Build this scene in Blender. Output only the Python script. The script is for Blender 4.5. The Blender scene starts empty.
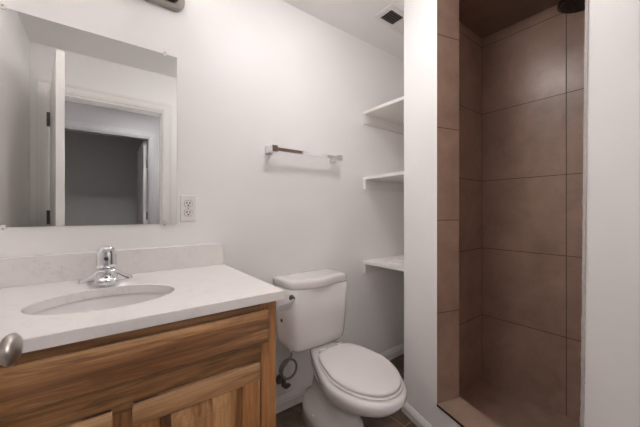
import bpy, bmesh, math, random
from mathutils import Vector, Matrix
random.seed(7)
PI = math.pi
SC = bpy.context.scene
COL = SC.collection

# ------------------------------------------------------------------ camera
TH = 0.644
cam_d = bpy.data.cameras.new('camera')
cam_d.sensor_width = 36.0
cam_d.lens = 290.0 / 640.0 * 36.0
cam_d.shift_y = -2.0 / 640.0
cam_d.clip_start = 0.02
cam = bpy.data.objects.new('camera', cam_d)
COL.objects.link(cam)
cam.location = (0, 0, 1.12)
cam.rotation_euler = (PI / 2, 0, -TH)
SC.camera = cam

# ------------------------------------------------------------------ world, exposure
wd = bpy.data.worlds.new('world'); SC.world = wd
wd.use_nodes = True
wd.node_tree.nodes['Background'].inputs[0].default_value = (0.9, 0.93, 1.0, 1)
wd.node_tree.nodes['Background'].inputs[1].default_value = 0.05
vs = SC.view_settings
vs.view_transform = 'Standard'; vs.look = 'None'; vs.gamma = 1.0
vs.use_curve_mapping = False
vs.exposure = 0.60
SC.cycles.max_bounces = 16; SC.cycles.diffuse_bounces = 10
CEILING_LAMP_STRENGTH = 15.6
VANITY_FILL_POWER = 1.6
HALL_FILL_POWER = 3.0
HALL_SCONCE_FILL_POWER = 40.0
LAMP_COLOR = (1.0, 0.987, 0.982)

# ------------------------------------------------------------------ object helpers
def root_of(o):
    while o.parent: o = o.parent
    return o
def obj(name, bm, mats, parent=None, origin=None, smooth=False, bevel=0.0, seg=2, subsurf=0):
    """link a bmesh (world coordinates) as ONE mesh object"""
    me = bpy.data.meshes.new(name)
    if not isinstance(mats, (list, tuple)): mats = [mats]
    for m in mats: me.materials.append(m)
    o = bpy.data.objects.new(name, me)
    COL.objects.link(o)
    off = Vector((0, 0, 0))
    if parent is not None:
        o.parent = parent
        off = Vector(root_of(parent).location)
    elif origin is not None:
        o.location = origin; off = Vector(origin)
    bmesh.ops.recalc_face_normals(bm, faces=bm.faces)
    for v in bm.verts: v.co -= off
    if smooth:
        for f in bm.faces: f.smooth = True
    bm.to_mesh(me); bm.free()
    if bevel:
        b = o.modifiers.new('bevel', 'BEVEL'); b.width = bevel; b.segments = seg
        b.limit_method = 'ANGLE'; b.angle_limit = math.radians(35)
        b.harden_normals = False
    if subsurf:
        s = o.modifiers.new('subsurf', 'SUBSURF'); s.levels = subsurf; s.render_levels = subsurf
    return o
def tag(o, label, cat, group=None):
    o['label'] = label; o['category'] = cat
    if group: o['group'] = group
    return o
def thing(name, label, cat, loc, group=None):
    o = bpy.data.objects.new(name, None); COL.objects.link(o)
    o.location = loc; o.empty_display_size = 0.05
    return tag(o, label, cat, group)
def struct(name, bm, mats, parent=None, **k):
    o = obj(name, bm, mats, parent, **k)
    if parent is None: o['kind'] = 'structure'
    return o
def copy_tree(o, parent=None):
    c = o.copy(); COL.objects.link(c)
    if parent: c.parent = parent
    for ch in list(o.children): copy_tree(ch, c)
    return c

# ------------------------------------------------------------------ mesh helpers
def BM(): return bmesh.new()
def box(bm, x0, x1, y0, y1, z0, z1, mi=0):
    v = [bm.verts.new(p) for p in ((x0,y0,z0),(x1,y0,z0),(x1,y1,z0),(x0,y1,z0),(x0,y0,z1),(x1,y0,z1),(x1,y1,z1),(x0,y1,z1))]
    for q in ((0,3,2,1),(4,5,6,7),(0,1,5,4),(1,2,6,5),(2,3,7,6),(3,0,4,7)):
        f = bm.faces.new([v[i] for i in q]); f.material_index = mi
    return bm
def prism(bm, poly, z0, z1, mats=None, top_poly=None, cap=0):
    """vertical prism; mats = material index per side"""
    tp = top_poly or poly
    a = [bm.verts.new((p[0], p[1], z0)) for p in poly]
    b = [bm.verts.new((p[0], p[1], z1)) for p in tp]
    n = len(poly)
    for i in range(n):
        f = bm.faces.new((a[i], a[(i+1) % n], b[(i+1) % n], b[i]))
        if mats: f.material_index = mats[i]
    f1 = bm.faces.new(list(reversed(a))); f2 = bm.faces.new(b)
    f1.material_index = cap; f2.material_index = cap
    return bm
def prism_axis(bm, pts, t0, t1, fn):
    """pts 2-D outline swept from t0 to t1, fn(u,v,t)->xyz"""
    a = [bm.verts.new(fn(u, v, t0)) for u, v in pts]
    b = [bm.verts.new(fn(u, v, t1)) for u, v in pts]
    n = len(pts)
    for i in range(n): bm.faces.new((a[i], a[(i+1) % n], b[(i+1) % n], b[i]))
    bm.faces.new(list(reversed(a))); bm.faces.new(b)
    return bm
def loft(bm, rings, cap0=True, cap1=True, closed=True):
    vr = [[bm.verts.new(p) for p in r] for r in rings]
    n = len(rings[0])
    for j in range(len(vr) - 1):
        for i in range(n if closed else n - 1):
            bm.faces.new((vr[j][i], vr[j][(i+1) % n], vr[j+1][(i+1) % n], vr[j+1][i]))
    if cap0: bm.faces.new(list(reversed(vr[0])))
    if cap1: bm.faces.new(vr[-1])
    return bm
def lathe(bm, prof, c, axis=(0, 0, 1), n=32, cap0=True, cap1=True):
    """prof: (radius, height along axis)"""
    ax = Vector(axis).normalized()
    t = Vector((1, 0, 0)) if abs(ax.x) < 0.8 else Vector((0, 1, 0))
    e1 = ax.cross(t).normalized(); e2 = ax.cross(e1)
    c = Vector(c)
    rings = [[c + ax * h + (e1 * math.cos(2*PI*i/n) + e2 * math.sin(2*PI*i/n)) * max(r, 1e-4) for i in range(n)] for r, h in prof]
    return loft(bm, rings, cap0, cap1)
def tube(bm, pts, r, n=10, rad=None):
    pts = [Vector(p) for p in pts]
    rings = []
    prev = None
    for i, p in enumerate(pts):
        d = (pts[min(i+1, len(pts)-1)] - pts[max(i-1, 0)]).normalized()
        if prev is None:
            t = Vector((0, 0, 1)) if abs(d.z) < 0.9 else Vector((1, 0, 0))
            e1 = d.cross(t).normalized()
        else:
            e1 = (prev - d * prev.dot(d)).normalized()
        prev = e1
        e2 = d.cross(e1)
        rr = rad[i] if rad else r
        rings.append([p + (e1*math.cos(2*PI*k/n) + e2*math.sin(2*PI*k/n))*rr for k in range(n)])
    return loft(bm, rings)
def rrect(w, h, r, k=6):
    pts = []
    for cx, cy, a0 in ((w/2-r, h/2-r, 0), (-w/2+r, h/2-r, PI/2), (-w/2+r, -h/2+r, PI), (w/2-r, -h/2+r, 1.5*PI)):
        for i in range(k+1):
            a = a0 + PI/2*i/k
            pts.append((cx + r*math.cos(a), cy + r*math.sin(a)))
    return pts

# ------------------------------------------------------------------ material helpers
class NT:
    def __init__(s, name):
        s.m = bpy.data.materials.new(name); s.m.use_nodes = True
        s.t = s.m.node_tree; s.n = s.t.nodes; s.b = s.n['Principled BSDF']
    def node(s, kind, **kw):
        nd = s.n.new(kind)
        for k, v in kw.items(): setattr(nd, k, v)
        return nd
    def link(s, a, b): s.t.links.new(a, b)
    def val(s, sock, x):
        if hasattr(x, 'is_output'): s.link(x, sock)
        else: sock.default_value = x
    def math(s, op, a, b=0.0, c=None):
        nd = s.node('ShaderNodeMath', operation=op)
        s.val(nd.inputs[0], a); s.val(nd.inputs[1], b)
        if c is not None: s.val(nd.inputs[2], c)
        return nd.outputs[0]
    def mix(s, fac, a, b, blend='MIX'):
        nd = s.node('ShaderNodeMix', data_type='RGBA', blend_type=blend)
        s.val(nd.inputs[0], fac)
        for sock, x in ((nd.inputs[6], a), (nd.inputs[7], b)):
            if hasattr(x, 'is_output'): s.link(x, sock)
            else: sock.default_value = (*x[:3], 1)
        return nd.outputs[2]
    def coords(s): return s.node('ShaderNodeTexCoord').outputs['Object']
    def mapping(s, vec, scale=(1, 1, 1), loc=(0, 0, 0), rot=(0, 0, 0)):
        nd = s.node('ShaderNodeMapping'); s.link(vec, nd.inputs[0])
        nd.inputs['Scale'].default_value = scale; nd.inputs['Location'].default_value = loc
        nd.inputs['Rotation'].default_value = rot
        return nd.outputs[0]
    def noise(s, vec, scale, detail=4, rough=0.55, dist=0.0):
        nd = s.node('ShaderNodeTexNoise'); s.link(vec, nd.inputs['Vector'])
        nd.inputs['Scale'].default_value = scale; nd.inputs['Detail'].default_value = detail
        nd.inputs['Roughness'].default_value = rough; nd.inputs['Distortion'].default_value = dist
        return nd.outputs['Fac']
    def ramp(s, fac, stops):
        nd = s.node('ShaderNodeValToRGB'); s.link(fac, nd.inputs[0])
        e = nd.color_ramp.elements
        while len(e) < len(stops): e.new(0.5)
        for el, (p, c) in zip(e, stops):
            el.position = p; el.color = (*c, 1) if len(c) == 3 else c
        return nd.outputs[0]
    def bump(s, h, strength, dist=0.002):
        nd = s.node('ShaderNodeBump'); s.link(h, nd.inputs['Height'])
        nd.inputs['Strength'].default_value = strength; nd.inputs['Distance'].default_value = dist
        s.link(nd.outputs[0], s.b.inputs['Normal'])
    def set(s, color=None, rough=None, metal=None, coat=None, spec=None):
        if color is not None: s.val(s.b.inputs['Base Color'], color if hasattr(color, 'is_output') else (*color, 1))
        if rough is not None: s.val(s.b.inputs['Roughness'], rough)
        if metal is not None: s.b.inputs['Metallic'].default_value = metal
        if coat is not None:
            s.b.inputs['Coat Weight'].default_value = coat; s.b.inputs['Coat Roughness'].default_value = 0.08
        if spec is not None: s.b.inputs['Specular IOR Level'].default_value = spec
        return s

def paint(name, c, rough=0.5, bump=0.12, spec=0.5):
    t = NT(name); co = t.coords()
    n1 = t.noise(co, 3.0, 2)
    col = t.mix(n1, [x*0.975 for x in c], [min(1, x*1.02) for x in c])
    t.set(col, rough, spec=spec)
    if bump: t.bump(t.noise(co, 180.0, 3), bump, 0.0015)
    return t.m
def plain(name, c, rough=0.4, metal=0.0, coat=None, var=0.03, nscale=20.0):
    t = NT(name); n1 = t.noise(t.coords(), nscale, 3)
    t.set(t.mix(n1, [x*(1-var) for x in c], [min(1, x*(1+var)) for x in c]), rough, metal, coat)
    return t.m
def tile(name, base, grout, lines, noise_off=0.0, rough=0.30):
    """lines: list of (axis index, offset, pitch); grout lines there"""
    t = NT(name); co = t.coords()
    sx = t.node('ShaderNodeSeparateXYZ'); t.link(co, sx.inputs[0])
    d = None; idx = None
    for ax, off, pitch in lines:
        q = t.math('DIVIDE', t.math('SUBTRACT', sx.outputs[ax], off), pitch)
        fr = t.math('ABSOLUTE', t.math('SUBTRACT', t.math('FRACT', t.math('ADD', q, 0.5)), 0.5))
        fr = t.math('MULTIPLY', fr, pitch)                 # metres from the nearest grout line
        d = fr if d is None else t.math('MINIMUM', d, fr)
        fl = t.math('MULTIPLY', t.math('FLOOR', q), 7.31 + ax)
        idx = fl if idx is None else t.math('ADD', idx, fl)
    g = t.math('LESS_THAN', d, 0.0019)
    wn = t.node('ShaderNodeTexWhiteNoise', noise_dimensions='1D'); t.link(idx, wn.inputs['W'])
    m = t.mapping(co, loc=(noise_off, noise_off*2, 0))
    cloud = t.noise(m, 6.0, 6, 0.65, 0.4)
    fine = t.noise(m, 60.0, 4, 0.7)
    c1 = t.ramp(cloud, [(0.28, [x*0.72 for x in base]), (0.5, base), (0.72, [x*1.24 for x in base])])
    c2 = t.mix(t.math('MULTIPLY', fine, 0.35), c1, [x*1.3 for x in base])
    c3 = t.mix(t.math('MULTIPLY', wn.outputs['Value'], 0.14), c2, [x*0.7 for x in base])
    t.set(t.mix(g, c3, grout), t.math('ADD', rough, t.math('MULTIPLY', g, 0.4)))
    t.bump(t.math('ADD', t.math('MULTIPLY', fine, 0.1), t.math('SUBTRACT', 1.0, g)), 0.35, 0.0012)
    return t.m
def hickory(name, grain, board_axis, board_w, seed=0.0, contrast=0.5, tint=(1, 1, 1), dark=0.75):
    """grain: axis index the grain runs along; boards of board_w across board_axis"""
    t = NT(name); co = t.coords()
    sx = t.node('ShaderNodeSeparateXYZ'); t.link(co, sx.inputs[0])
    wob = t.math('MULTIPLY', t.math('SUBTRACT', t.noise(t.mapping(co, scale=[0.6 if i == grain else 1.0 for i in range(3)]), 2.0, 1), 0.5), 0.0)
    bi = t.math('FLOOR', t.math('ADD', t.math('DIVIDE', sx.outputs[board_axis], board_w), wob))
    bi = t.math('ADD', bi, seed)
    wn = t.node('ShaderNodeTexWhiteNoise', noise_dimensions='1D'); t.link(bi, wn.inputs['W'])
    cx = t.node('ShaderNodeCombineXYZ')
    t.link(t.math('MULTIPLY', bi, 3.7), cx.inputs[grain])
    va = t.node('ShaderNodeVectorMath', operation='ADD'); t.link(co, va.inputs[0]); t.link(cx.outputs[0], va.inputs[1])
    sc = [1.1 if i == grain else 15.0 for i in range(3)]
    g1 = t.noise(t.mapping(va.outputs[0], scale=sc), 1.7, 6, 0.62, 0.9)
    sc2 = [3.0 if i == grain else 130.0 for i in range(3)]
    g2 = t.noise(t.mapping(va.outputs[0], scale=sc2), 1.5, 3, 0.6)
    sc3 = [0.55 if i == grain else 8.0 for i in range(3)]
    g3 = t.noise(t.mapping(va.outputs[0], scale=sc3, loc=(5.1, 2.2, 8.8)), 2.0, 4, 0.55, 1.4)
    tone = t.math('ADD', t.math('MULTIPLY', t.math('SUBTRACT', g1, 0.5), 1.5), 0.44)
    tone = t.math('ADD', tone, t.math('MULTIPLY', t.math('SUBTRACT', wn.outputs['Value'], 0.5), contrast))
    dk, md, lt, pl = (0.075, 0.030, 0.011), (0.20, 0.092, 0.036), (0.36, 0.195, 0.085), (0.50, 0.315, 0.16)
    T = lambda c: [a*b for a, b in zip(c, tint)]
    col = t.ramp(tone, [(0.10, T(dk)), (0.30, T(md)), (0.50, T(lt)), (0.80, T(pl))])
    streak = t.math('MULTIPLY', t.math('SUBTRACT', 1.0, t.math('MULTIPLY', t.math('ABSOLUTE', t.math('SUBTRACT', g3, 0.5)), 22.0)), dark)
    col = t.mix(t.math('MAXIMUM', streak, 0.0), col, T((0.085, 0.032, 0.012)))
    col = t.mix(t.math('MULTIPLY', t.math('SUBTRACT', g2, 0.42), 1.3), col, T((0.12, 0.05, 0.018)))
    # knots
    kv = t.node('ShaderNodeTexVoronoi', feature='F1')
    t.link(t.mapping(co, scale=[4.2 if i == grain else 12.0 for i in range(3)], loc=(seed*1.3, seed*0.7, seed)), kv.inputs['Vector'])
    kv.inputs['Scale'].default_value = 1.0
    wn2 = t.node('ShaderNodeTexWhiteNoise', noise_dimensions='3D'); t.link(kv.outputs['Position'], wn2.inputs['Vector'])
    kn = t.math('MULTIPLY', t.math('GREATER_THAN', wn2.outputs['Value'], 0.78), t.math('LESS_THAN', t.math('ADD', kv.outputs['Distance'], t.math('MULTIPLY', g2, 0.12)), 0.17))
    col = t.mix(t.math('MULTIPLY', kn, 0.85), col, (0.03, 0.012, 0.006))
    t.set(col, 0.38, coat=0.15)
    t.bump(g2, 0.08, 0.0008)
    return t.m

M = {}
WALLC = (0.885, 0.868, 0.861)
M['wall'] = paint('wall_paint', WALLC, 0.42, 0.10, 0.3)
M['ceiling'] = paint('ceiling_paint', (0.88, 0.864, 0.855), 0.8, 0.2)
M['trim'] = paint('trim_paint', (0.80, 0.78, 0.765), 0.32, 0.0)
M['shelf'] = paint('shelf_paint', (0.82, 0.79, 0.765), 0.38, 0.03)
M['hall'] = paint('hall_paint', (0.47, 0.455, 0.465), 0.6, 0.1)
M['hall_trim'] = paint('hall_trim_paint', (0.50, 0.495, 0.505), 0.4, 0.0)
M['dark_room'] = paint('dark_room_paint', (0.88, 0.875, 0.88), 0.7, 0.1)
M['door'] = paint('door_paint', (0.78, 0.75, 0.73), 0.35, 0.02)
TB, TG = (0.39, 0.265, 0.205), (0.115, 0.072, 0.053)
M['tile_back'] = tile('shower_tile_back', TB, TG, [(2, 0.471, 0.420), (1, 0.433, 0.420)], 0.0)
M['tile_side'] = tile('shower_tile_side', TB, TG, [(2, 0.471, 0.420), (0, 1.492, 0.420)], 3.0)
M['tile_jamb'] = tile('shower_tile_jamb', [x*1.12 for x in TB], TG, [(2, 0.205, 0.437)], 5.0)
M['tile_top'] = tile('shower_tile_ceiling', [x*0.62 for x in TB], TG, [(0, 1.492, 0.420), (1, 0.433, 0.420)], 8.0)  # tile colour darkened to carry the shade of grazing light overhead
M['tile_floor'] = tile('shower_tile_floor', [x*0.92 for x in TB], TG, [(0, 1.30, 0.9)], 11.0)
M['tile_curb'] = tile('shower_tile_curb', [TB[0]*0.98, TB[1]*1.02, TB[2]*1.02], TG, [(2, 0.9, 5.0)], 14.0)
M['edge_metal'] = plain('tile_edge_metal', (0.05, 0.045, 0.042), 0.35, 0.9)
M['caulk'] = plain('caulk', (0.50, 0.46, 0.445), 0.7, var=0.15, nscale=60)
M['chrome'] = plain('chrome', (0.82, 0.82, 0.84), 0.07, 1.0, var=0.01)
M['nickel'] = plain('brushed_nickel', (0.42, 0.39, 0.36), 0.32, 1.0, var=0.04)
M['nickel_light'] = plain('satin_chrome', (0.70, 0.69, 0.69), 0.38, 0.75, var=0.02)
M['dark_metal'] = plain('dark_bronze', (0.055, 0.042, 0.036), 0.38, 0.85, var=0.1)
M['porcelain'] = plain('porcelain', (0.80, 0.765, 0.76), 0.12, 0.0, coat=0.6, var=0.006, nscale=4)
M['seat_plastic'] = plain('seat_plastic', (0.79, 0.75, 0.735), 0.28, 0.0, var=0.006, nscale=4)
M['plate_plastic'] = plain('outlet_plastic', (0.80, 0.77, 0.75), 0.35, var=0.01)
M['black'] = plain('black_plastic', (0.012, 0.011, 0.011), 0.5)
M['grille_dark'] = plain('vent_dark', (0.045, 0.034, 0.028), 0.7)
M['louver'] = plain('vent_louver', (0.34, 0.29, 0.26), 0.5)
M['frost'] = plain('frosted_glass', (0.78, 0.76, 0.73), 0.35)
M['hose'] = plain('braided_hose', (0.24, 0.23, 0.22), 0.45, 0.6, var=0.4, nscale=400)
M['valve'] = plain('valve_metal', (0.13, 0.115, 0.105), 0.35, 0.9, var=0.2)
M['blue_red'] = plain('indicator_dot', (0.05, 0.06, 0.12), 0.3)
t = NT('mirror_silver'); t.set(t.mix(t.noise(t.coords(), 2.0), (0.86, 0.875, 0.87), (0.87, 0.885, 0.88)), 0.004, 1.0); M['mirror'] = t.m
t = NT('mirror_edge_glass'); t.set(t.mix(t.noise(t.coords(), 9.0), (0.30, 0.34, 0.32), (0.4, 0.44, 0.42)), 0.15); M['mirror_edge'] = t.m
# quartz top: faint grey veins
t = NT('white_quartz'); co = t.coords()
v1 = t.noise(t.mapping(co, scale=(1, 1.6, 1)), 7.0, 6, 0.62, 1.2)
vein = t.math('SUBTRACT', 1.0, t.math('MULTIPLY', t.math('ABSOLUTE', t.math('SUBTRACT', v1, 0.5)), 34.0))
vein = t.math('MAXIMUM', vein, 0.0)
patch = t.math('MAXIMUM', t.math('MULTIPLY', t.math('SUBTRACT', t.noise(t.mapping(co, loc=(3, 1, 2)), 9.0, 2), 0.50), 3.0), 0.0)
speck = t.math('GREATER_THAN', t.noise(co, 160.0, 2), 0.69)
c = t.mix(t.math('MINIMUM', t.math('MULTIPLY', t.math('MULTIPLY', vein, patch), 0.5), 0.22), (0.80, 0.765, 0.75), (0.45, 0.40, 0.38))
c = t.mix(t.math('MULTIPLY', speck, 0.10), c, (0.55, 0.5, 0.48))
blot = t.math('MAXIMUM', t.math('MULTIPLY', t.math('SUBTRACT', t.noise(co, 34.0, 4, 0.6), 0.56), 3.0), 0.0)
c = t.mix(t.math('MINIMUM', blot, 0.10), c, (0.56, 0.52, 0.50))
t.set(c, 0.22); M['quartz'] = t.m
# room floor: brown vinyl tiles with mottled stone look
t = NT('brown_vinyl_tile'); co = t.mapping(t.coords(), rot=(0, 0, 0.0))
br = t.node('ShaderNodeTexBrick'); t.link(co, br.inputs['Vector']); br.offset = 0.0
br.inputs['Scale'].default_value = 1.0
br.inputs['Brick Width'].default_value = 0.305; br.inputs['Row Height'].default_value = 0.305
br.inputs['Mortar Size'].default_value = 0.003
n1 = t.noise(co, 9.0, 6, 0.65, 0.8)
c = t.ramp(n1, [(0.3, (0.040, 0.024, 0.015)), (0.5, (0.085, 0.052, 0.033)), (0.7, (0.16, 0.105, 0.068))])
t.set(t.mix(br.outputs['Fac'], c, (0.22, 0.17, 0.13)), 0.4); M['floor'] = t.m
t = NT('glowing_glass'); t.set((0.9, 0.88, 0.85), 0.4)
t.b.inputs['Emission Color'].default_value = (*LAMP_COLOR, 1); t.b.inputs['Emission Strength'].default_value = CEILING_LAMP_STRENGTH
M['lamp_glass'] = t.m
M['wood_front'] = hickory('hickory_horizontal_boards', 0, 2, 0.036, 2.0, 0.40, (1.22, 1.24, 1.28), 0.6)
M['wood_rail'] = hickory('hickory_rail', 0, 2, 0.20, 5.0, 0.30, (1.05, 1.05, 1.08), 0.25)
M['wood_shaded_rail'] = hickory('hickory_shaded_rail', 0, 2, 0.25, 9.0, 0.1, (0.62, 0.56, 0.50), 0.6)  # shade under the counter overhang is put into this rail colour
M['wood_stile'] = hickory('hickory_stile', 2, 0, 0.30, 4.0, 0.2, (1.0, 0.84, 0.68), 0.3)
M['wood_panel'] = hickory('hickory_panel_boards', 2, 0, 0.052, 11.0, 0.75, (1.0, 0.88, 0.76), 0.2)
M['wood_side'] = hickory('hickory_side', 2, 1, 0.30, 6.0, 0.2)

# ------------------------------------------------------------------ setting
CE = 2.279                     # ceiling height
YM = 1.40                      # mirror wall
YE = 0.022                     # entry wall, bathroom side
XL = -0.395                    # left wall
XB = 1.912                     # back of shower and closet
SK = math.radians(15.2)        # the shower wall runs askew to the mirror wall
dW = Vector((-math.sin(SK), -math.cos(SK))); nW = Vector((math.cos(SK), -math.sin(SK)))
P0 = Vector((1.319, 0.992))
FZ = 0.035                     # floor level
YS = 0.848                     # side wall of the shower
def WP(s, w=0.0): p = P0 + dW*s + nW*w; return (p.x, p.y)
SA, TW = 0.242, 0.138          # left edge of the opening, wall thickness
ZS = 2.209                     # shower ceiling

struct('floor', box(BM(), -3.0, 3.0, -4.0, 1.55, -0.08, FZ), M['floor'])
struct('ceiling', box(BM(), -3.0, 3.0, -4.0, 1.55, CE, CE + 0.08), M['ceiling'])
struct('wall_back', box(BM(), -0.55, 2.15, YM, YM + 0.1, 0.0, CE), M['wall'])
struct('wall_left', box(BM(), XL - 0.1, XL, -0.098, YM, 0.0, CE), M['wall'])
DX0, DX1, DH = -0.30, 0.412, 1.968      # bathroom doorway
bm = BM()
box(bm, XL, DX0, -0.098, YE, 0, CE); box(bm, DX1, 1.235, -0.098, YE, 0, CE); box(bm, DX0, DX1, -0.098, YE, DH, CE)
for f in bm.faces:
    if f.calc_center_median().y < -0.09: f.material_index = 1
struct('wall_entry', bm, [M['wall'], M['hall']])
# partition between closet and shower (painted end, tiled jamb and shower side)
A = WP(SA); J = WP(SA, TW)
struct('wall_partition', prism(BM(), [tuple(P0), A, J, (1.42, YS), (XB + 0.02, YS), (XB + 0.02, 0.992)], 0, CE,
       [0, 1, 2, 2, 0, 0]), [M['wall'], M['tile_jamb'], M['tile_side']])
# right part of the shower wall, its edge a little out of plumb
bm = BM()
prism(bm, [WP(0.803), WP(1.05), WP(1.05, TW), WP(0.803, TW)], 0, CE, [0, 0, 2, 1], top_poly=[WP(0.824), WP(1.05), WP(1.05, TW), WP(0.824, TW)])
struct('wall_right', bm, [M['wall'], M['tile_jamb'], M['tile_side']])
struct('wall_shower_back', box(BM(), XB, XB + 0.1, -0.10, 1.40, 0, CE), M['tile_back'])
struct('wall_closet_end', box(BM(), XB - 0.012, XB, 0.992, YM, 0, CE), M['wall'])
struct('wall_shower_right', box(BM(), 1.235, XB, -0.10, 0.06, 0, CE), M['tile_side'])
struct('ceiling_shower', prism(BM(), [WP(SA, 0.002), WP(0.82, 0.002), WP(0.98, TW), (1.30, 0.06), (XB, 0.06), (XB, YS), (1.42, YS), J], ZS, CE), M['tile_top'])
struct('floor_shower', prism(BM(), [J, WP(0.805, TW), (1.24, 0.06), (XB, 0.06), (XB, YS), (1.42, YS)], 0.0, FZ + 0.03), M['tile_floor'])
ZC = 0.217
bm = prism(BM(), [WP(SA), WP(0.805), WP(0.805, TW), WP(SA, TW)], 0, ZC - 0.012, [0, 1, 1, 1])
struct('trim_1', bm, [M['wall'], M['tile_floor']])                      # curb body
struct('trim_2', prism(BM(), [WP(SA, 0.001), WP(0.805, 0.001), WP(0.805, TW + 0.004), WP(SA, TW + 0.004)], ZC - 0.012, ZC), M['tile_curb'])
struct('trim_3', prism(BM(), [WP(SA + 0.001, -0.003), WP(0.804, -0.003), WP(0.804, 0.001), WP(SA + 0.001, 0.001)], ZC - 0.007, ZC + 0.0004), M['edge_metal'])
# ragged caulk bead down the right edge of the opening
bm = BM(); rings = []
for k in range(200):
    z = ZC + (ZS - ZC) * k / 199
    sR = 0.803 + 0.021 * z / CE
    ragged = 0.0016 * max(0, min(1, (1.5 - z) / 0.9))
    wl = 0.009 + random.uniform(-1, 1) * ragged
    a, b = WP(sR - wl, 0.004), WP(sR + 0.001, 0.006)
    a2, b2 = WP(sR - wl*0.6, -0.0035), WP(sR + 0.002 + random.uniform(0, 1)*ragged, -0.0025)
    rings.append([(a[0], a[1], z), (a2[0], a2[1], z), (b2[0], b2[1], z), (b[0], b[1], z)])
struct('trim_4', loft(bm, rings), M['caulk'])

# baseboards: stepped profile (depth from wall, height)
PROF = [(0, 0), (0.016, 0), (0.016, 0.048), (0.012, 0.054), (0.012, 0.060), (0.006, 0.071), (0.004, 0.078), (0, 0.080)]
def baseboard(name, p, q, n2, k=0.9):
    p, q, n2 = Vector(p), Vector(q), Vector(n2)
    fn = lambda u, v, t: (p.x + (q.x-p.x)*t + n2.x*u, p.y + (q.y-p.y)*t + n2.y*u, FZ + v*k)
    return struct(name, prism_axis(BM(), PROF, 0, 1, fn), M['trim'])
baseboard('baseboard_back', (0.452, YM), (XB - 0.012, YM), (0, -1))
baseboard('baseboard_partition', WP(-0.0), WP(SA + 0.28), -nW, 0.72)
baseboard('baseboard_closet', (XB - 0.012, 0.994), (XB - 0.012, YM - 0.017), (-1, 0))
baseboard('baseboard_right', WP(0.81), WP(0.98), -nW)
baseboard('baseboard_left', (XL, 0.06), (XL, 0.80), (1, 0))
baseboard('baseboard_entry', (0.50, YE), (1.03, YE), (0, 1))

# ------------------------------------------------------------------ doorway, casing and door
def casing(bm, x0, x1, zt, y, s, w=0.064):
    """moulded casing round an opening on the plane y, facing s (+1 / -1)"""
    for a, b, d in ((0.0, w, 0.012), (0.012, w - 0.008, 0.017), (w - 0.018, w, 0.021)):
        ya, yb = sorted((y, y + s*d))
        box(bm, x0 - b, x0 - a, ya, yb, 0, zt + b)
        box(bm, x1 + a, x1 + b, ya, yb, 0, zt + b)
        box(bm, x0 - a, x1 + a, ya, yb, zt + a, zt + b)
    return bm
def lining(bm, x0, x1, zt, y0, y1, th=0.016):
    box(bm, x0, x0 + th*0.5, y0, y1, 0, zt); box(bm, x1 - th*0.5, x1, y0, y1, 0, zt); box(bm, x0 + th*0.5, x1 - th*0.5, y0, y1, zt - th, zt)
    ym = (y0*0.55 + y1*0.45)
    box(bm, x0 + th*0.5, x0 + th, ym, ym + 0.03, 0, zt - th); box(bm, x1 - th, x1 - th*0.5, ym, ym + 0.03, 0, zt - th)
    return bm
bm = casing(BM(), DX0, DX1, DH, YE, 1); lining(bm, DX0, DX1, DH, -0.098, YE)
struct('trim_5', bm, M['trim'])
# door leaf, opened into the room
HX, HY, LEN, TK = -0.291, 0.046, 0.745, 0.035
ANG = math.radians(82.3)
rd = Vector((math.cos(ANG), math.sin(ANG)))
rn = Vector((rd.y, -rd.x))          # towards +x
def leaf(l0, l1, t0, t1):
    return [tuple(Vector((HX, HY)) + rd*a + rn*b) for a, b in ((l0, t0), (l1, t0), (l1, t1), (l0, t1))]
bm = prism(BM(), leaf(0, LEN, 0, TK), FZ + 0.012, 1.952)
door = struct('door_1', bm, M['door'], bevel=0.0015)
door['label'] = 'white bathroom door standing open at the left'
def knob(parent, l, z, t_face, sgn):
    c = Vector((HX, HY)) + rd*l + rn*t_face
    ax = rn * sgn
    bm = lathe(BM(), [(0.0, 0), (0.031, 0.0), (0.032, 0.004), (0.028, 0.009), (0.013, 0.012), (0.011, 0.026), (0.014, 0.028),
                      (0.022, 0.031), (0.0265, 0.037), (0.0265, 0.043), (0.020, 0.049), (0.009, 0.0515), (0.0, 0.052)], (c.x, c.y, z), (ax.x, ax.y, 0), 32, False, False)
    return obj('door_knob', bm, M['nickel'], parent, smooth=True)
k = knob(door, LEN - 0.060, 0.884, TK, 1); knob(door, LEN - 0.060, 0.884, 0.0, -1)
for z in (0.25, 1.08, 1.76):
    bm = BM()
    tube(bm, [(HX - 0.008, HY + 0.002, z - 0.048), (HX - 0.008, HY + 0.002, z + 0.048)], 0.0095, 12)
    p = leaf(0.0, 0.032, -0.002, 0.0); prism(bm, p, z - 0.045, z + 0.045)
    box(bm, DX0 - 0.001, DX0 + 0.0095, YE - 0.030, YE - 0.002, z - 0.045, z + 0.045)
    obj('hinge', bm, M['valve'], door)

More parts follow.
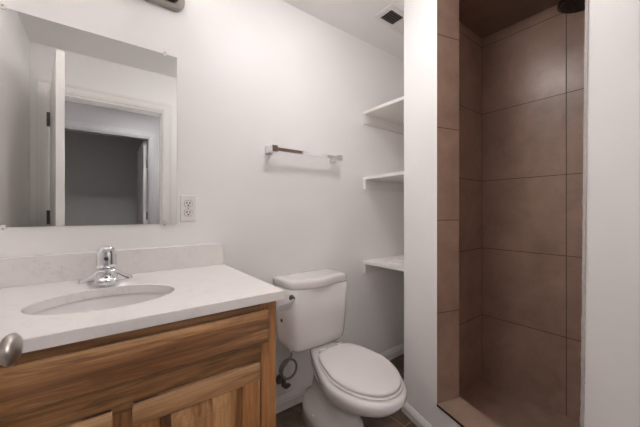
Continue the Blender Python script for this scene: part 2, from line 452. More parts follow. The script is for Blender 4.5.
# hall and dark room behind the camera (seen in the mirror)
YH = -1.07
HX0, HX1, HH = -0.36, 0.440, 1.972
bm = BM()
box(bm, -2.2, HX0, YH - 0.1, YH, 0, CE); box(bm, HX1, 2.2, YH - 0.1, YH, 0, CE); box(bm, HX0, HX1, YH - 0.1, YH, HH, CE)
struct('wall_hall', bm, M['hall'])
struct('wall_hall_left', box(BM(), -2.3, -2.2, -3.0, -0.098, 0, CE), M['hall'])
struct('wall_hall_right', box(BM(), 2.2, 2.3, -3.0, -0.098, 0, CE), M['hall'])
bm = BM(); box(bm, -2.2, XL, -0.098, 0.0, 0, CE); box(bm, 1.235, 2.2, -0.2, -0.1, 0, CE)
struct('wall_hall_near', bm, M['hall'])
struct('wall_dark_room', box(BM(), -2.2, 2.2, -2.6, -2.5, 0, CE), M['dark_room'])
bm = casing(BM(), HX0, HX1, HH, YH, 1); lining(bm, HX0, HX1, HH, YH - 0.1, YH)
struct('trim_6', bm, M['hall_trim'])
# hall door, swung into the dark room; only its hinge edge shows
bm = box(BM(), HX1 - 0.053, HX1 - 0.024, YH - 0.86, YH - 0.105, FZ + 0.012, HH - 0.02)
d2 = struct('door_2', bm, M['door'])
for z in (0.25, 1.07, 1.68):
    bm = BM(); box(bm, HX1 - 0.022, HX1 - 0.008, YH - 0.135, YH - 0.10, z - 0.045, z + 0.045)
    tube(bm, [(HX1 - 0.016, YH - 0.100, z - 0.045), (HX1 - 0.016, YH - 0.100, z + 0.045)], 0.007, 10)
    obj('hinge', bm, M['valve'], d2)

# ------------------------------------------------------------------ ceiling light (lights the room)
LX, LY = 0.74, 0.755
cl = thing('ceiling_light', 'round frosted glass ceiling light on the bathroom ceiling', 'ceiling light', (LX, LY, CE))
bm = lathe(BM(), [(0.0, 0.0), (0.172, 0.0), (0.172, -0.022), (0.162, -0.026), (0, -0.026)], (LX, LY, CE), n=40, cap0=False, cap1=False)
obj('base', bm, M['nickel'], cl, smooth=False)
pr = [(0.0, -0.101)] + [(0.145*math.sin(a), -0.026 - 0.075*math.cos(a)) for a in [PI/2*i/8 for i in range(1, 9)]]
bm = lathe(BM(), pr, (LX, LY, CE), n=24, cap0=False, cap1=True)
obj('glass_dome', bm, M['lamp_glass'], cl, smooth=True)
# unseen hall lamp, added to send fill light through the doorway
hl = thing('ceiling_light', 'added unseen fill lamp on the hall ceiling behind the doorway', 'ceiling light', (0.35, -0.55, CE))
bm = lathe(BM(), [(0.0, 0.0), (0.11, 0.0), (0.11, -0.03), (0.09, -0.05), (0, -0.055)], (0.35, -0.55, CE), n=32, cap0=False, cap1=False)
obj('glass_dome', bm, M['frost'], hl, smooth=True)
ld = bpy.data.lights.new('hall_fill', 'AREA'); ld.shape = 'DISK'; ld.size = 0.2
ld.energy = HALL_FILL_POWER; ld.color = LAMP_COLOR
lo = bpy.data.objects.new('fill_light', ld); COL.objects.link(lo); lo.parent = hl; lo.location = (0, 0, -0.062)

def fill_wall_lamp(lx, label, turn):  # lamps added out of the mirror's view to fill the bathroom with light
    w = thing('fill_wall_lamp', label, 'added fill lamp', (lx, YH, 1.56), 'added half round fill lamps on the hall wall')
    bm = BM(); rings = []
    for z, r_ in ((1.56, 0.12), (1.64, 0.15), (1.76, 0.17)):
        rings.append([(lx + r_*math.cos(a), YH + 0.001 + 0.5*r_*math.sin(a), z) for a in [PI*i/20 for i in range(21)]])
    loft(bm, rings); obj('shade', bm, M['frost'], w)
    ld = bpy.data.lights.new('wall_fill', 'AREA'); ld.shape = 'RECTANGLE'; ld.size = 0.34; ld.size_y = 0.25
    ld.energy = HALL_SCONCE_FILL_POWER; ld.color = LAMP_COLOR
    lo = bpy.data.objects.new('fill_light', ld); COL.objects.link(lo); lo.parent = w; lo.location = (0, 0.105, 0.10)
    lo.rotation_euler = (PI/2, 0, PI + math.radians(turn))
fill_wall_lamp(-0.74, 'added unseen half round fill lamp left of the dark doorway in the hall', -25)
fill_wall_lamp(0.80, 'added unseen half round fill lamp right of the dark doorway in the hall', 25)

# ------------------------------------------------------------------ vanity cabinet
CX0, CX1, CF = -0.372, 0.449, 0.835      # left, right, face plane
CT, TKH = 0.842, 0.135
van = thing('vanity_cabinet', 'hickory vanity cabinet with two doors under the white counter', 'cabinet', (0.038, 1.1, 0))
bm = BM()
box(bm, CX1 - 0.016, CX1 - 0.001, CF + 0.019, YM - 0.002, TKH, CT); box(bm, CX0 + 0.001, CX0 + 0.016, CF + 0.019, YM - 0.002, TKH, CT)
box(bm, CX0 + 0.016, CX1 - 0.016, CF + 0.019, YM - 0.002, TKH, TKH + 0.016)
box(bm, CX0 + 0.016, CX1 - 0.016, YM - 0.012, YM - 0.002, TKH + 0.016, CT)
box(bm, CX0 + 0.001, CX1 - 0.001, CF + 0.07, CF + 0.085, FZ, TKH); box(bm, CX1 - 0.017, CX1 - 0.001, CF + 0.085, YM - 0.02, FZ, TKH); box(bm, CX0 + 0.001, CX0 + 0.017, CF + 0.085, YM - 0.02, FZ, TKH)
obj('carcass', bm, M['wood_side'], van)
SW = 0.052
bm = BM(); box(bm, CX1 - SW, CX1, CF, CF + 0.019, TKH, CT); box(bm, CX0, CX0 + SW, CF, CF + 0.019, TKH, CT); box(bm, 0.0, 0.076, CF, CF + 0.019, TKH + 0.04, 0.640)
fs = obj('frame_stile', bm, M['wood_stile'], van, bevel=0.001)
for z0_, z1_ in ((0.80, CT), (0.640, 0.735), (TKH, TKH + 0.04)):
    obj('frame_rail', box(BM(), CX0 + SW, CX1 - SW, CF, CF + 0.019, z0_, z1_), M['wood_shaded_rail'], van, bevel=0.001)
def raised(bm, x0, x1, z0, z1, yb, yf, e):
    """slab whose front edge is chamfered by e"""
    r = lambda d, y: [(x0 + d, y, z0 + d), (x1 - d, y, z0 + d), (x1 - d, y, z1 - d), (x0 + d, y, z1 - d)]
    return loft(bm, [r(0, yb), r(0, yf + 0.009), r(e, yf), ])
FX0, FX1 = 0.076 - 0.420, 0.420
bm = raised(BM(), FX0, FX1, 0.712, 0.812, CF - 0.001, 0.816, 0.010)
obj('false_drawer_front', bm, M['wood_front'], van)
def cab_door(x0, x1, z0, z1):
    w = 0.056
    yb, yf = CF - 0.001, 0.816
    bm = BM()
    for a, b in ((x0, x0 + w), (x1 - w, x1)):
        prism_axis(bm, [(z0, yb), (z1, yb), (z1, yf + 0.004), (z1 - 0.006, yf), (z0 + 0.006, yf), (z0, yf + 0.004)], a, b, lambda u, v, t_: (t_, v, u))
    d = obj('door', bm, M['wood_stile'], van, bevel=0.002)
    for za, zb in ((z0, z0 + w), (z1 - w*0.98, z1)):
        bm = BM()
        o = 0.0005
        prism_axis(bm, [(za, yb), (zb, yb), (zb, yf + 0.004), (zb - 0.006, yf), (za + 0.004, yf), (za, yf + 0.002)] , (x0 - o) if zb == z1 else x0 + w, (x1 + o) if zb == z1 else x1 - w, lambda u, v, t_: (t_, v - (0.0006 if zb == z1 else 0), u))
        obj('door_rail', bm, M['wood_rail'], d, bevel=0.002)
    # raised panel: field with rounded upper corners, sloping to a thin edge
    xi0, xi1, zi0, zi1 = x0 + w, x1 - w, z0 + w, z1 - w*0.98
    cx, cz, W, H = (xi0 + xi1)/2, (zi0 + zi1)/2, xi1 - xi0, zi1 - zi0
    bm = BM()
    ring = lambda i, r, y: [(cx + px, y, cz + pz) for px, pz in rrect(W - 2*i, H - 2*i, max(r, 0.0006), 6)]
    loft(bm, [ring(-0.004, 0.0006, yb), ring(-0.004, 0.0006, yf + 0.0155), ring(0.003, 0.004, yf + 0.0155), ring(0.040, 0.030, yf + 0.0035), ring(0.0415, 0.029, yf + 0.002)])
    obj('door_panel', bm, M['wood_panel'], d)
    return d
cab_door(0.058, 0.386, 0.150, 0.660)
cab_door(-0.310, 0.018, 0.150, 0.660)

# ------------------------------------------------------------------ countertop with backsplash, sink
KX0, KX1, KY0, KZ0, KZ1 = XL + 0.002, 0.4645, 0.805, 0.842, 0.870
SX, SY, SRX, SRY = 0.012, 1.052, 0.176, 0.131      # sink hole
ct = thing('countertop', 'white veined quartz countertop on the wooden vanity', 'countertop', (0.038, 1.1, KZ0))
bm = BM(); N = 96
def rect_pt(a):
    dx, dy = math.cos(a), math.sin(a)
    tx = ((KX1 - SX) / dx if dx > 1e-9 else ((KX0 - SX) / dx if dx < -1e-9 else 1e9))
    ty = ((YM - 0.001 - SY) / dy if dy > 1e-9 else ((KY0 - SY) / dy if dy < -1e-9 else 1e9))
    t_ = min(tx, ty)
    return (SX + dx*t_, SY + dy*t_)
angs = [2*PI*i/N for i in range(N)] + [math.atan2(y - SY, x - SX) % (2*PI) for x in (KX0, KX1) for y in (KY0, YM - 0.001)]
angs = sorted(set(angs)); n = len(angs)
def ring2(fn, z): return [(fn(a)[0], fn(a)[1], z) for a in angs]
ell = lambda a, g=0.0: (SX + (SRX + g)*math.cos(math.atan2(math.sin(a)*SRX, math.cos(a)*SRY)), SY + (SRY + g)*math.sin(math.atan2(math.sin(a)*SRX, math.cos(a)*SRY)))
rings = [ring2(lambda a: ell(a), KZ0), ring2(rect_pt, KZ0), ring2(rect_pt, KZ1 - 0.002)]
inset = lambda a: (min(max(rect_pt(a)[0], KX0), KX1 - 0.002), max(rect_pt(a)[1], KY0 + 0.002))
rings += [ring2(inset, KZ1), ring2(lambda a: ell(a, 0.002), KZ1), ring2(lambda a: ell(a), KZ1 - 0.002)]
loft(bm, rings + [rings[0]], False, False)
bmesh.ops.remove_doubles(bm, verts=bm.verts, dist=1e-6)
obj('slab', bm, M['quartz'], ct)
bm = box(BM(), KX0, 0.4645, YM - 0.021, YM - 0.001, KZ1 + 0.0003, 0.968)
obj('backsplash', bm, M['quartz'], ct, bevel=0.0015)
sk = thing('sink', 'white oval undermount sink basin set in the counter', 'sink', (SX, SY, 0.70))
bm = BM(); rings = []
prof = [(0.015, KZ0 - 0.0005), (0.004, KZ0 - 0.0008), (0.0025, KZ0 - 0.012), (-0.004, 0.80), (-0.020, 0.765), (-0.05, 0.735), (-0.09, 0.718), (-0.112, 0.714)]
for g, z in prof:
    rings.append([(SX + (SRX + g)*math.cos(2*PI*i/64), SY + (SRY + g)*math.sin(2*PI*i/64), z) for i in range(64)])
outp = [(-0.112, 0.706), (-0.05, 0.726), (0.004, 0.77), (0.015, 0.81)]
for g, z in outp:
    rings.append([(SX + (SRX + g)*math.cos(2*PI*i/64), SY + (SRY + g)*math.sin(2*PI*i/64), z) for i in range(64)])
loft(bm, rings + [rings[0]], False, False); bmesh.ops.remove_doubles(bm, verts=bm.verts, dist=1e-6)
obj('basin', bm, M['porcelain'], sk, smooth=True)
bm = lathe(BM(), [(0.0, 0.0), (0.036, 0.0), (0.036, 0.006), (0.026, 0.005), (0.024, 0.002), (0.02, 0.009), (0, 0.010)], (SX, SY, 0.711), n=24, cap0=False, cap1=False)
obj('drain', bm, M['chrome'], sk, smooth=True)

# ------------------------------------------------------------------ faucet
FXc, FYc = 0.012, 1.285
KZ1 += 0.0006
fa = thing('faucet', 'chrome single handle faucet behind the sink', 'faucet', (FXc, FYc, KZ1))
bm = BM(); rings = []
for k, (hx, hy, z) in enumerate([(0.078, 0.027, 0.0), (0.079, 0.028, 0.004), (0.077, 0.026, 0.012), (0.068, 0.025, 0.017), (0.056, 0.026, 0.023), (0.045, 0.028, 0.031), (0.036, 0.028, 0.038), (0.031, 0.027, 0.043)]):
    rings.append([(FXc + hx*math.copysign(abs(math.cos(a))**0.9, math.cos(a)), FYc + hy*math.sin(a), KZ1 + z) for a in [2*PI*i/40 for i in range(40)]])
loft(bm, rings)
obj('base', bm, M['chrome'], fa, smooth=True)
# spout: flattened tapering arm reaching forward
bm = BM(); rings = []
for (dy, zc, hw, hh) in [(0.0, 0.024, 0.030, 0.0185), (-0.03, 0.0235, 0.0315, 0.0175), (-0.055, 0.021, 0.032, 0.016), (-0.078, 0.0185, 0.032, 0.014), (-0.096, 0.0165, 0.031, 0.012), (-0.103, 0.016, 0.025, 0.008)]:
    rings.append([(FXc + hw*math.copysign(abs(math.cos(a))**0.7, math.cos(a)), FYc + dy, KZ1 + zc + hh*math.copysign(abs(math.sin(a))**0.7, math.sin(a))) for a in [2*PI*i/28 for i in range(28)]])
loft(bm, rings)
sp = obj('spout', bm, M['chrome'], fa, smooth=True)
bm = lathe(BM(), [(0.0, 0), (0.010, 0), (0.010, 0.007), (0, 0.007)], (FXc, FYc - 0.084, KZ1 + 0.0005), n=20, cap0=False, cap1=False)
obj('aerator', bm, M['chrome'], sp)
# dark ring under handle and the handle
bm = lathe(BM(), [(0.0, 0), (0.0255, 0), (0.0255, 0.006), (0, 0.006)], (FXc, FYc, KZ1 + 0.042), n=28, cap0=False, cap1=False)
obj('collar', bm, M['chrome'], fa)
ax = Vector((0.0, 0.12, 1)).normalized()
bm = lathe(BM(), [(0.0, 0.0), (0.0285, 0.0), (0.0305, 0.012), (0.0305, 0.048), (0.029, 0.060), (0.024, 0.070), (0.014, 0.077), (0, 0.079)], (FXc, FYc, KZ1 + 0.048), ax, 32, False, False)
hd = obj('handle', bm, M['chrome'], fa, smooth=True)
bm = BM(); rings = []
for (dy, dz, hw, hh) in [(-0.018, 0.108, 0.015, 0.006), (-0.035, 0.116, 0.0145, 0.005), (-0.052, 0.121, 0.013, 0.004), (-0.058, 0.122, 0.009, 0.003)]:
    rings.append([(FXc + 0.003 + hw*math.cos(a), FYc + dy, KZ1 + dz + hh*math.sin(a)) for a in [2*PI*i/20 for i in range(20)]])
loft(bm, rings); obj('lever', bm, M['chrome'], hd, smooth=True)
bm = lathe(BM(), [(0.0, 0.0), (0.0068, 0.0), (0.0068, 0.002), (0, 0.0028)], (FXc - 0.001, FYc - 0.0260, KZ1 + 0.084), (-0.05, -1, 0.12), 20, False, False)
obj('indicator_button', bm, M['blue_red'], hd)
bm = tube(BM(), [(FXc, FYc + 0.028, KZ1 + 0.001), (FXc, FYc + 0.028, KZ1 + 0.055)], 0.0025, 10)
lathe(bm, [(0.0, 0), (0.005, 0.001), (0.006, 0.005), (0, 0.009)], (FXc, FYc + 0.028, KZ1 + 0.054), n=16, cap0=False, cap1=False)
obj('drain_rod', bm, M['chrome'], fa, smooth=True)

# ------------------------------------------------------------------ mirror
MX0, MX1, MZ0, MZ1 = -0.308, 0.262, 1.0675, 1.7955
mr = thing('mirror', 'frameless rectangular wall mirror above the sink', 'mirror', ((MX0+MX1)/2, YM, MZ0))
bm = box(BM(), MX0, MX1, YM - 0.0055, YM - 0.0005, MZ0, MZ1)
for f in bm.faces: f.material_index = 0 if f.calc_center_median().y < YM - 0.005 else 1
obj('glass', bm, [M['mirror'], M['mirror_edge']], mr)
for x in (-0.262, 0.214):
    for z, s in ((MZ0, -1), (MZ1, 1)):
        bm = box(BM(), x - 0.006, x + 0.006, YM - 0.010, YM, z - 0.010 if s < 0 else z - 0.008, z + 0.008 if s < 0 else z + 0.010)
        cp = obj('mirror_clip', bm, M['frost'], mr, bevel=0.002)
        bm = lathe(BM(), [(0.0, 0.0), (0.0028, 0.0), (0.0022, 0.0016), (0, 0.002)], (x, YM - 0.010, z + 0.004*s), (0, -1, 0), 12, False, False)
        obj('screw', bm, M['nickel'], cp)

# ------------------------------------------------------------------ vanity light bar
vx, vw, vh, vz = -0.015, 0.612, 0.125, 1.996
vl = thing('vanity_light', 'brushed nickel vanity light bar above the mirror', 'wall light', (vx, YM, vz))
cz = vz + vh/2
def plate(w, h, r, y0, y1, inset):
    bm = BM()
    rg = lambda i, y: [(vx + a, y, cz + b) for a, b in rrect(w - 2*i, h - 2*i, max(r - i, 0.004), 8)]
    return loft(bm, [rg(0, y0), rg(0, y1 + inset), rg(inset*0.5, y1 + inset*0.25), rg(inset, y1)])
obj('back_plate', plate(vw, vh, 0.040, YM - 0.0005, YM - 0.024, 0.006), M['nickel'], vl)
obj('step_panel', plate(vw - 0.05, vh - 0.045, 0.026, YM - 0.022, YM - 0.036, 0.005), M['dark_metal'], vl)
obj('face_panel', plate(vw - 0.075, vh - 0.068, 0.018, YM - 0.034, YM - 0.046, 0.004), M['nickel'], vl)
for i in (-1, 0, 1):
    x = vx + i*0.19
    bm = tube(BM(), [(x, YM - 0.04, cz), (x, YM - 0.075, cz + 0.002), (x, YM - 0.095, cz + 0.015), (x, YM - 0.10, cz + 0.035)], 0.009, 12)
    lathe(bm, [(0.0, 0), (0.020, 0.0), (0.026, 0.02), (0.026, 0.03), (0, 0.03)], (x, YM - 0.10, cz + 0.03), n=20, cap0=False, cap1=False)
    s_ = obj('lamp_arm', bm, M['nickel'], vl, smooth=True)
    bm = lathe(BM(), [(0.025, 0.0), (0.035, 0.02), (0.05, 0.06), (0.062, 0.11), (0.060, 0.11), (0.047, 0.06), (0.032, 0.02), (0.022, 0.004)], (x, YM - 0.10, cz + 0.055), n=28, cap0=False, cap1=False)
    obj('glass_shade', bm, M['frost'], s_, smooth=True)
    ld = bpy.data.lights.new('vanity_fill', 'AREA'); ld.shape = 'DISK'; ld.size = 0.085
    ld.energy = VANITY_FILL_POWER; ld.color = LAMP_COLOR  # fill light added in each shade, aimed up at the ceiling
    lo = bpy.data.objects.new('fill_light', ld); COL.objects.link(lo); lo.parent = vl
    lo.location = (x - vx, -0.10, cz + 0.055 + 0.095 - vz); lo.rotation_euler = (PI, 0, 0)

# ------------------------------------------------------------------ outlet
ox, oz = 0.3085, 1.134
ou = thing('wall_outlet', 'white double power outlet on the wall beside the mirror', 'outlet', (ox, YM, oz - 0.06))
bm = BM()
rg = lambda i, y: [(ox + a, y, oz + b) for a, b in rrect(0.066 - 2*i, 0.118 - 2*i, 0.004, 4)]
loft(bm, [rg(0, YM - 0.0005), rg(0, YM - 0.003), rg(0.003, YM - 0.006)])
obj('cover_plate', bm, M['plate_plastic'], ou)
for dz in (0.0205, -0.0205):
    bm = BM()
    c_ = [(0.0165*math.cos(a), max(-0.0135, min(0.0135, 0.0165*math.sin(a)))) for a in [2*PI*i/32 for i in range(32)]]
    loft(bm, [[(ox + a, YM - 0.0055, oz + dz + b) for a, b in c_], [(ox + a, YM - 0.0085, oz + dz + b) for a, b in c_]])
    rim = [[(ox + a*1.10, YM - 0.0054, oz + dz + b*1.10) for a, b in c_], [(ox + a*1.10, YM - 0.0064, oz + dz + b*1.10) for a, b in c_]]
    rc = obj('socket', bm, M['plate_plastic'], ou)
    obj('shadow_rim', loft(BM(), rim), M['louver'], rc)  # darker rim stands in for the shadow line round the socket
    bm = BM()
    for dx in (-0.0063, 0.0063): box(bm, ox + dx - 0.0020, ox + dx + 0.0020, YM - 0.0089, YM - 0.0086, oz + dz - 0.001, oz + dz + 0.008)
    lathe(bm, [(0.0, 0), (0.0036, 0), (0.0036, 0.0004), (0, 0.0004)], (ox, YM - 0.0086, oz + dz - 0.0075), (0, -1, 0), 12, False, False)
    obj('slot', bm, M['black'], rc)
bm = lathe(BM(), [(0.0, 0), (0.003, 0), (0.002, 0.0012), (0, 0.0015)], (ox, YM - 0.006, oz), (0, -1, 0), 12, False, False)
obj('screw', bm, M['nickel'], ou)

# ------------------------------------------------------------------ towel bar
tb = thing('towel_bar', 'chrome towel bar on the wall above the toilet', 'towel bar', (0.93, YM, 1.43))
yb_, zb_ = 1.336, 1.443
for x in (0.706, 1.146):
    bm = BM()
    box(bm, x - 0.022, x + 0.022, YM - 0.009, YM - 0.0005, zb_ - 0.022, zb_ + 0.022)
    rg = lambda h, y: [(x + a, y, zb_ + b) for a, b in rrect(2*h, 2*h, 0.004, 3)]
    loft(bm, [rg(0.020, YM - 0.009), rg(0.0165, YM - 0.02), rg(0.0165, YM - 0.068), rg(0.0175, YM - 0.074), rg(0.0165, YM - 0.079)])
    obj('post', bm, M['chrome'], tb, bevel=0.0012)
bm = box(BM(), 0.7226, 1.1294, yb_ - 0.008, yb_ + 0.008, zb_ - 0.0095, zb_ + 0.0095)
obj('bar', bm, M['chrome'], tb, bevel=0.0012)

# ------------------------------------------------------------------ closet shelves
def make_shelf(z, label):
    t_ = thing('closet_shelf', label, 'shelf', (1.410, 1.225, z), 'white shelves in the closet niche')
    obj('board', box(BM(), 1.410, XB - 0.012, 0.993, YM - 0.001, z - 0.020, z), M['shelf'], t_, bevel=0.0015)
    bm = box(BM(), 1.418, XB - 0.012, YM - 0.020, YM - 0.001, z - 0.086, z - 0.0205)
    obj('cleat', bm, M['shelf'], t_, bevel=0.0015)
    bm = box(BM(), 1.418, XB - 0.012, 0.993, 1.012, z - 0.086, z - 0.0205)
    obj('cleat', bm, M['shelf'], t_, bevel=0.0015)
    return t_
sh = make_shelf(1.797, 'topmost white shelf in the narrow closet niche')
for z, lb in ((1.356, 'middle white shelf in the narrow closet niche'), (0.788, 'lowest white shelf in the closet niche holding a loose white board')):
    c_ = copy_tree(sh); c_.location.z = z; c_['label'] = lb
bm = box(BM(), 1.45, 1.80, 1.03, 1.215, 0.7883, 0.807)
box(bm, 1.47, 1.80, 1.04, 1.20, 0.8073, 0.820)
tag(obj('spare_shelf_board', bm, M['shelf'], origin=(1.63, 1.145, 0.7883), bevel=0.002), 'loose white boards lying on the lowest closet shelf', 'board')

# ------------------------------------------------------------------ ceiling register
vt = thing('ceiling_vent', 'white ceiling vent with a dark louvred opening', 'vent', (1.46, 1.118, CE))
x0, x1, y0, y1 = 1.288, 1.632, 1.045, 1.190
bm = BM()
ix0, ix1, iy0, iy1 = 1.322, 1.592, 1.080, 1.166
for a in ((x0, x1, y0, iy0), (x0, x1, iy1, y1), (x0, ix0, iy0, iy1), (ix1, x1, iy0, iy1), (1.436, 1.448, iy0, iy1)):
    box(bm, a[0], a[1], a[2], a[3], CE - 0.007, CE - 0.0003)
obj('frame', bm, M['trim'], vt)
obj('duct', box(BM(), ix0, 1.436, iy0, iy1, CE - 0.0014, CE - 0.0004), M['grille_dark'], vt)
for k in range(5):
    y = iy0 + 0.008 + k*0.0155
    bm = BM(); loft(bm, [[(x, y, CE - 0.0066), (x, y + 0.0015, CE - 0.0066), (x, y + 0.006, CE - 0.002), (x, y + 0.0045, CE - 0.002)] for x in (ix0, 1.436)])
    obj('louver', bm, M['louver'], vt)
obj('blank_panel', box(BM(), 1.448, ix1, iy0, iy1, CE - 0.005, CE - 0.0004), M['trim'], vt)

# ------------------------------------------------------------------ shower head
hx_, hy_, hz_ = 1.70, 0.326, 2.050
sw = thing('shower_head', 'dark round shower head high in the tiled shower', 'shower head', (hx_, hy_, hz_))
bm = lathe(BM(), [(0.0, 0.0), (0.082, 0.0), (0.089, 0.004), (0.090, 0.012), (0.088, 0.018), (0.04, 0.028), (0.02, 0.040), (0.014, 0.05), (0, 0.05)], (hx_, hy_, hz_), n=40, cap0=False, cap1=False)
hd_ = obj('head', bm, M['dark_metal'], sw, smooth=False)
bm = BM()
for r_, nn in ((0.02, 6), (0.042, 12), (0.064, 18), (0.08, 24)):
    for k in range(nn):
        a = 2*PI*k/nn
        lathe(bm, [(0.0028, 0.0), (0.002, -0.003), (0, -0.0032)], (hx_ + r_*math.cos(a), hy_ + r_*math.sin(a), hz_), n=6, cap0=False, cap1=False)
obj('nozzle_ring', bm, M['valve'], hd_)
pts = [(hx_, hy_, hz_ + 0.045), (hx_, hy_ - 0.004, hz_ + 0.075), (hx_, hy_ - 0.02, hz_ + 0.092), (hx_, hy_ - 0.06, hz_ + 0.097), (hx_, hy_ - 0.15, hz_ + 0.095), (hx_, 0.062, hz_ + 0.09)]
obj('arm', tube(BM(), pts, 0.0095, 14), M['dark_metal'], sw, smooth=True)
obj('flange', lathe(BM(), [(0.0, 0.0), (0.03, 0.0), (0.028, 0.006), (0.012, 0.011), (0, 0.011)], (hx_, 0.0605, hz_ + 0.09), (0, 1, 0), 24, False, False), M['dark_metal'], sw)

# ------------------------------------------------------------------ toilet
TX = 0.920
toi = thing('toilet', 'white two piece toilet with closed lid between vanity and shower', 'toilet', (TX, 1.10, 0))
def egg(xc, yf, yw, yb, hw, z, kb=1.0, nb=2.6, tilt=0.0, N=56, nf=2.0):
    r = []
    for i in range(N):
        a = 2*PI*i/N + PI/N
        ca, sa = math.cos(a), math.sin(a)
        if sa < 0:      # front
            x = hw*math.copysign(abs(ca)**(2/nf), ca); y = yw - (yw - yf)*abs(sa)**(2/nf)
        else:
            u = abs(sa)**(2/nb)
            x = hw*math.copysign(abs(ca)**(2/nb), ca)*(1 - (1 - kb)*min(1, u*1.05)); y = yw + (yb - yw)*u
        r.append((xc + x + tilt*(y - 0.95), y, z))
    return r
BT = 0.10
bowl = [
    (0.930, 1.10, 1.345, 0.104, FZ, 1.0), (0.930, 1.10, 1.345, 0.104, 0.115, 1.0), (0.940, 1.10, 1.340, 0.094, 0.137, 0.95),
    (0.955, 1.08, 1.310, 0.078, 0.162, 0.62), (0.935, 1.05, 1.305, 0.082, 0.205, 0.56), (0.880, 1.02, 1.31, 0.104, 0.255, 0.50),
    (0.790, 0.985, 1.33, 0.146, 0.305, 0.48), (0.718, 0.97, 1.34, 0.170, 0.345, 0.43), (0.692, 0.96, 1.35, 0.179, 0.378, 0.42),
    (0.694, 0.96, 1.355, 0.177, 0.396, 0.42), (0.702, 0.96, 1.355, 0.169, 0.405, 0.43), (0.76, 0.98, 1.32, 0.12, 0.406, 0.45)]
rings = [egg(TX, yf, yw, yb, hw, z, kb, 2.6, BT*min(1, z/0.3)) for yf, yw, yb, hw, z, kb in bowl]
bw = obj('bowl', loft(BM(), rings), M['porcelain'], toi, smooth=True)
for s in (-1, 1):
    bm = lathe(BM(), [(0.0, 0), (0.013, 0), (0.012, 0.01), (0.006, 0.016), (0, 0.017)], (TX + s*0.088, 1.16, 0.112), n=16, cap0=False, cap1=False)
    obj('bolt_cap', bm, M['porcelain'], bw, smooth=True)
# seat ring + lid, slightly askew on the bowl as in the photograph
SX_ = 0.922
def slab_egg(prof, yf, yw, yb, hw, kb, nb):
    return [egg(SX_, yf + i, yw, yb - i, hw - i, z, kb, nb, BT) for i, z in prof]
obj('seat', loft(BM(), slab_egg([(0.006, 0.4068), (0.0, 0.4095), (0.0, 0.413), (0.004, 0.4155)], 0.712, 0.950, 1.146, 0.162, 0.74, 5.0)), M['seat_plastic'], toi, smooth=True)
lid = obj('lid', loft(BM(), slab_egg([(0.004, 0.4175), (0.0, 0.420), (0.0, 0.427), (0.004, 0.4315), (0.02, 0.4335), (0.06, 0.435)], 0.719, 0.950, 1.144, 0.155, 0.76, 5.0)), M['seat_plastic'], toi, smooth=True)
for s in (-0.055, 0.055):
    bm = tube(BM(), [(SX_ + BT*0.2 + s - 0.018, 1.158, 0.419), (SX_ + BT*0.2 + s + 0.018, 1.158, 0.419)], 0.011, 14)
    obj('lid_hinge', bm, M['seat_plastic'], toi, smooth=True)
# tank
TXc = 0.917
def tank_ring(hw, yf, yb, z, bow, N=24, r=0.03):
    """front bowed outward between rounded corners"""
    p = []
    for i in range(N + 1):
        u = -1 + 2*i/N
        x = hw*u
        e = max(0.0, (abs(u) - (1 - r/hw)) / (r/hw))
        y = yf - bow*(1 - u*u) + r*(1 - math.sqrt(max(0, 1 - e*e)))
        p.append((TXc + x, y, z))
    for i in range(5): p.append((TXc + hw, yf + r + (yb - yf - r)*(i + 1)/5, z))
    for i in range(5): p.append((TXc + hw - 2*hw*(i + 1)/5, yb, z))
    for i in range(4): p.append((TXc - hw, yb - (yb - yf - r)*(i + 1)/5, z))
    return p
rings = [tank_ring(0.10, 1.235, 1.36, 0.4062, 0.0), tank_ring(0.150, 1.222, 1.37, 0.414, 0.004), tank_ring(0.170, 1.213, 1.375, 0.432, 0.008), tank_ring(0.176, 1.209, 1.378, 0.47, 0.010),
         tank_ring(0.183, 1.202, 1.38, 0.58, 0.012), tank_ring(0.188, 1.197, 1.38, 0.732, 0.014)]
tank = obj('tank', loft(BM(), rings), M['porcelain'], toi, smooth=True)
def lid_ring(g, z, N=40):
    """tank lid whose front edge swells in the middle (serpentine)"""
    hw, p = 0.190 - g, []
    r = 0.045
    for i in range(N + 1):
        u = -1 + 2*i/N
        e = max(0.0, (abs(u) - (1 - r/hw)) / (r/hw))
        sw_ = 0.030 * (0.5 + 0.5*math.cos(PI*min(1, abs(u + 0.12)/0.85)))
        p.append((TXc + hw*u, 1.200 + g - sw_ + r*(1 - math.sqrt(max(0, 1 - e*e))), z))
    yc, ye = 1.245 + g, 1.388 - g
    for i in range(5): p.append((TXc + hw, yc + (ye - yc)*(i + 1)/5, z))
    for i in range(6): p.append((TXc + hw - 2*hw*(i + 1)/6, 1.388 - g, z))
    for i in range(4): p.append((TXc - hw, ye - (ye - yc)*(i + 1)/5, z))
    return p
rings = [lid_ring(0.008, 0.7325), lid_ring(0.001, 0.736), lid_ring(0.0, 0.742), lid_ring(0.0, 0.764), lid_ring(0.003, 0.772), lid_ring(0.010, 0.777), lid_ring(0.024, 0.779), lid_ring(0.040, 0.7795), lid_ring(0.044, 0.7795)]
obj('tank_lid', loft(BM(), rings), M['porcelain'], toi, smooth=True)
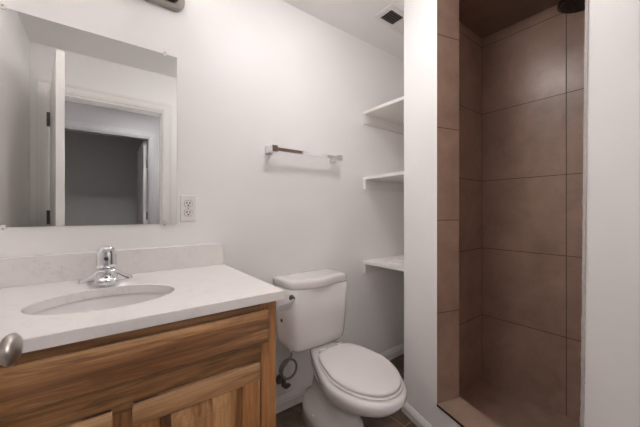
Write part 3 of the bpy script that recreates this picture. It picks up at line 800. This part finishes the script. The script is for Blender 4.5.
# flush lever on the front left of the tank
bm = lathe(BM(), [(0.0, 0.0), (0.013, 0.0), (0.012, 0.006), (0.008, 0.010), (0.008, 0.022), (0, 0.022)], (0.728, 1.200, 0.706), (0, -1, 0), 20, False, False)
lv = obj('flush_lever', bm, M['valve'], toi)
bm = BM(); rings = []
for x, z, h in ((0.727, 0.701, 0.006), (0.712, 0.692, 0.009), (0.704, 0.680, 0.0145), (0.672, 0.677, 0.0145), (0.640, 0.676, 0.013)):
    rings.append([(x, 1.178, z - h), (x, 1.170, z - h), (x, 1.170, z + h), (x, 1.178, z + h)])
loft(bm, rings); obj('paddle', bm, M['nickel_light'], lv, bevel=0.001)
bm = lathe(BM(), [(0.0, 0.0), (0.009, 0.0), (0.009, 0.002), (0, 0.002)], (0.7345, 1.305, 0.562), (-1, -0.02, 0), 16, False, False)
obj('badge', bm, M['black'], toi)

# ------------------------------------------------------------------ supply valve and hose
vv = thing('water_valve', 'dark water shutoff valve with coiled hose behind the toilet', 'valve', (0.775, YM, 0.20))
vx_, vy_, vz_ = 0.775, 1.355, 0.205
obj('flange', lathe(BM(), [(0.0, 0), (0.028, 0), (0.026, 0.005), (0.010, 0.009), (0, 0.009)], (vx_, YM - 0.0005, vz_), (0, -1, 0), 24, False, False), M['valve'], vv)
bm = tube(BM(), [(vx_, YM - 0.008, vz_), (vx_, vy_ - 0.02, vz_)], 0.008, 14)
lathe(bm, [(0.0, -0.016), (0.013, -0.016), (0.013, 0.02), (0.009, 0.03), (0, 0.03)], (vx_, vy_, vz_), n=16, cap0=False, cap1=False)
obj('body', bm, M['valve'], vv)
bm = BM(); rings = []
for y in (vy_ - 0.028, vy_ - 0.040):
    rings.append([(vx_ + 0.021*math.cos(a), y, vz_ + 0.012*math.sin(a)) for a in [2*PI*i/20 for i in range(20)]])
loft(bm, rings); obj('handle', bm, M['valve'], vv, bevel=0.002)
pts = [(vx_, vy_, vz_ + 0.03)]
cxh, czh, rh = 0.792, 0.285, 0.048
for i in range(0, 23):
    a = math.radians(200 - i*20)
    pts.append((cxh + rh*math.cos(a), vy_ - 0.012 - 0.0012*i, czh + rh*math.sin(a)))
pts += [(0.800, vy_ - 0.035, 0.352), (0.806, 1.325, 0.38), (0.806, 1.322, 0.400)]
obj('hose', tube(BM(), pts, 0.0062, 10), M['hose'], vv, smooth=True)
bm = lathe(BM(), [(0.0, 0), (0.013, 0), (0.013, 0.026), (0, 0.026)], (0.806, 1.322, 0.377), n=8, cap0=False, cap1=False)
obj('coupling_nut', bm, M['plate_plastic'], vv)
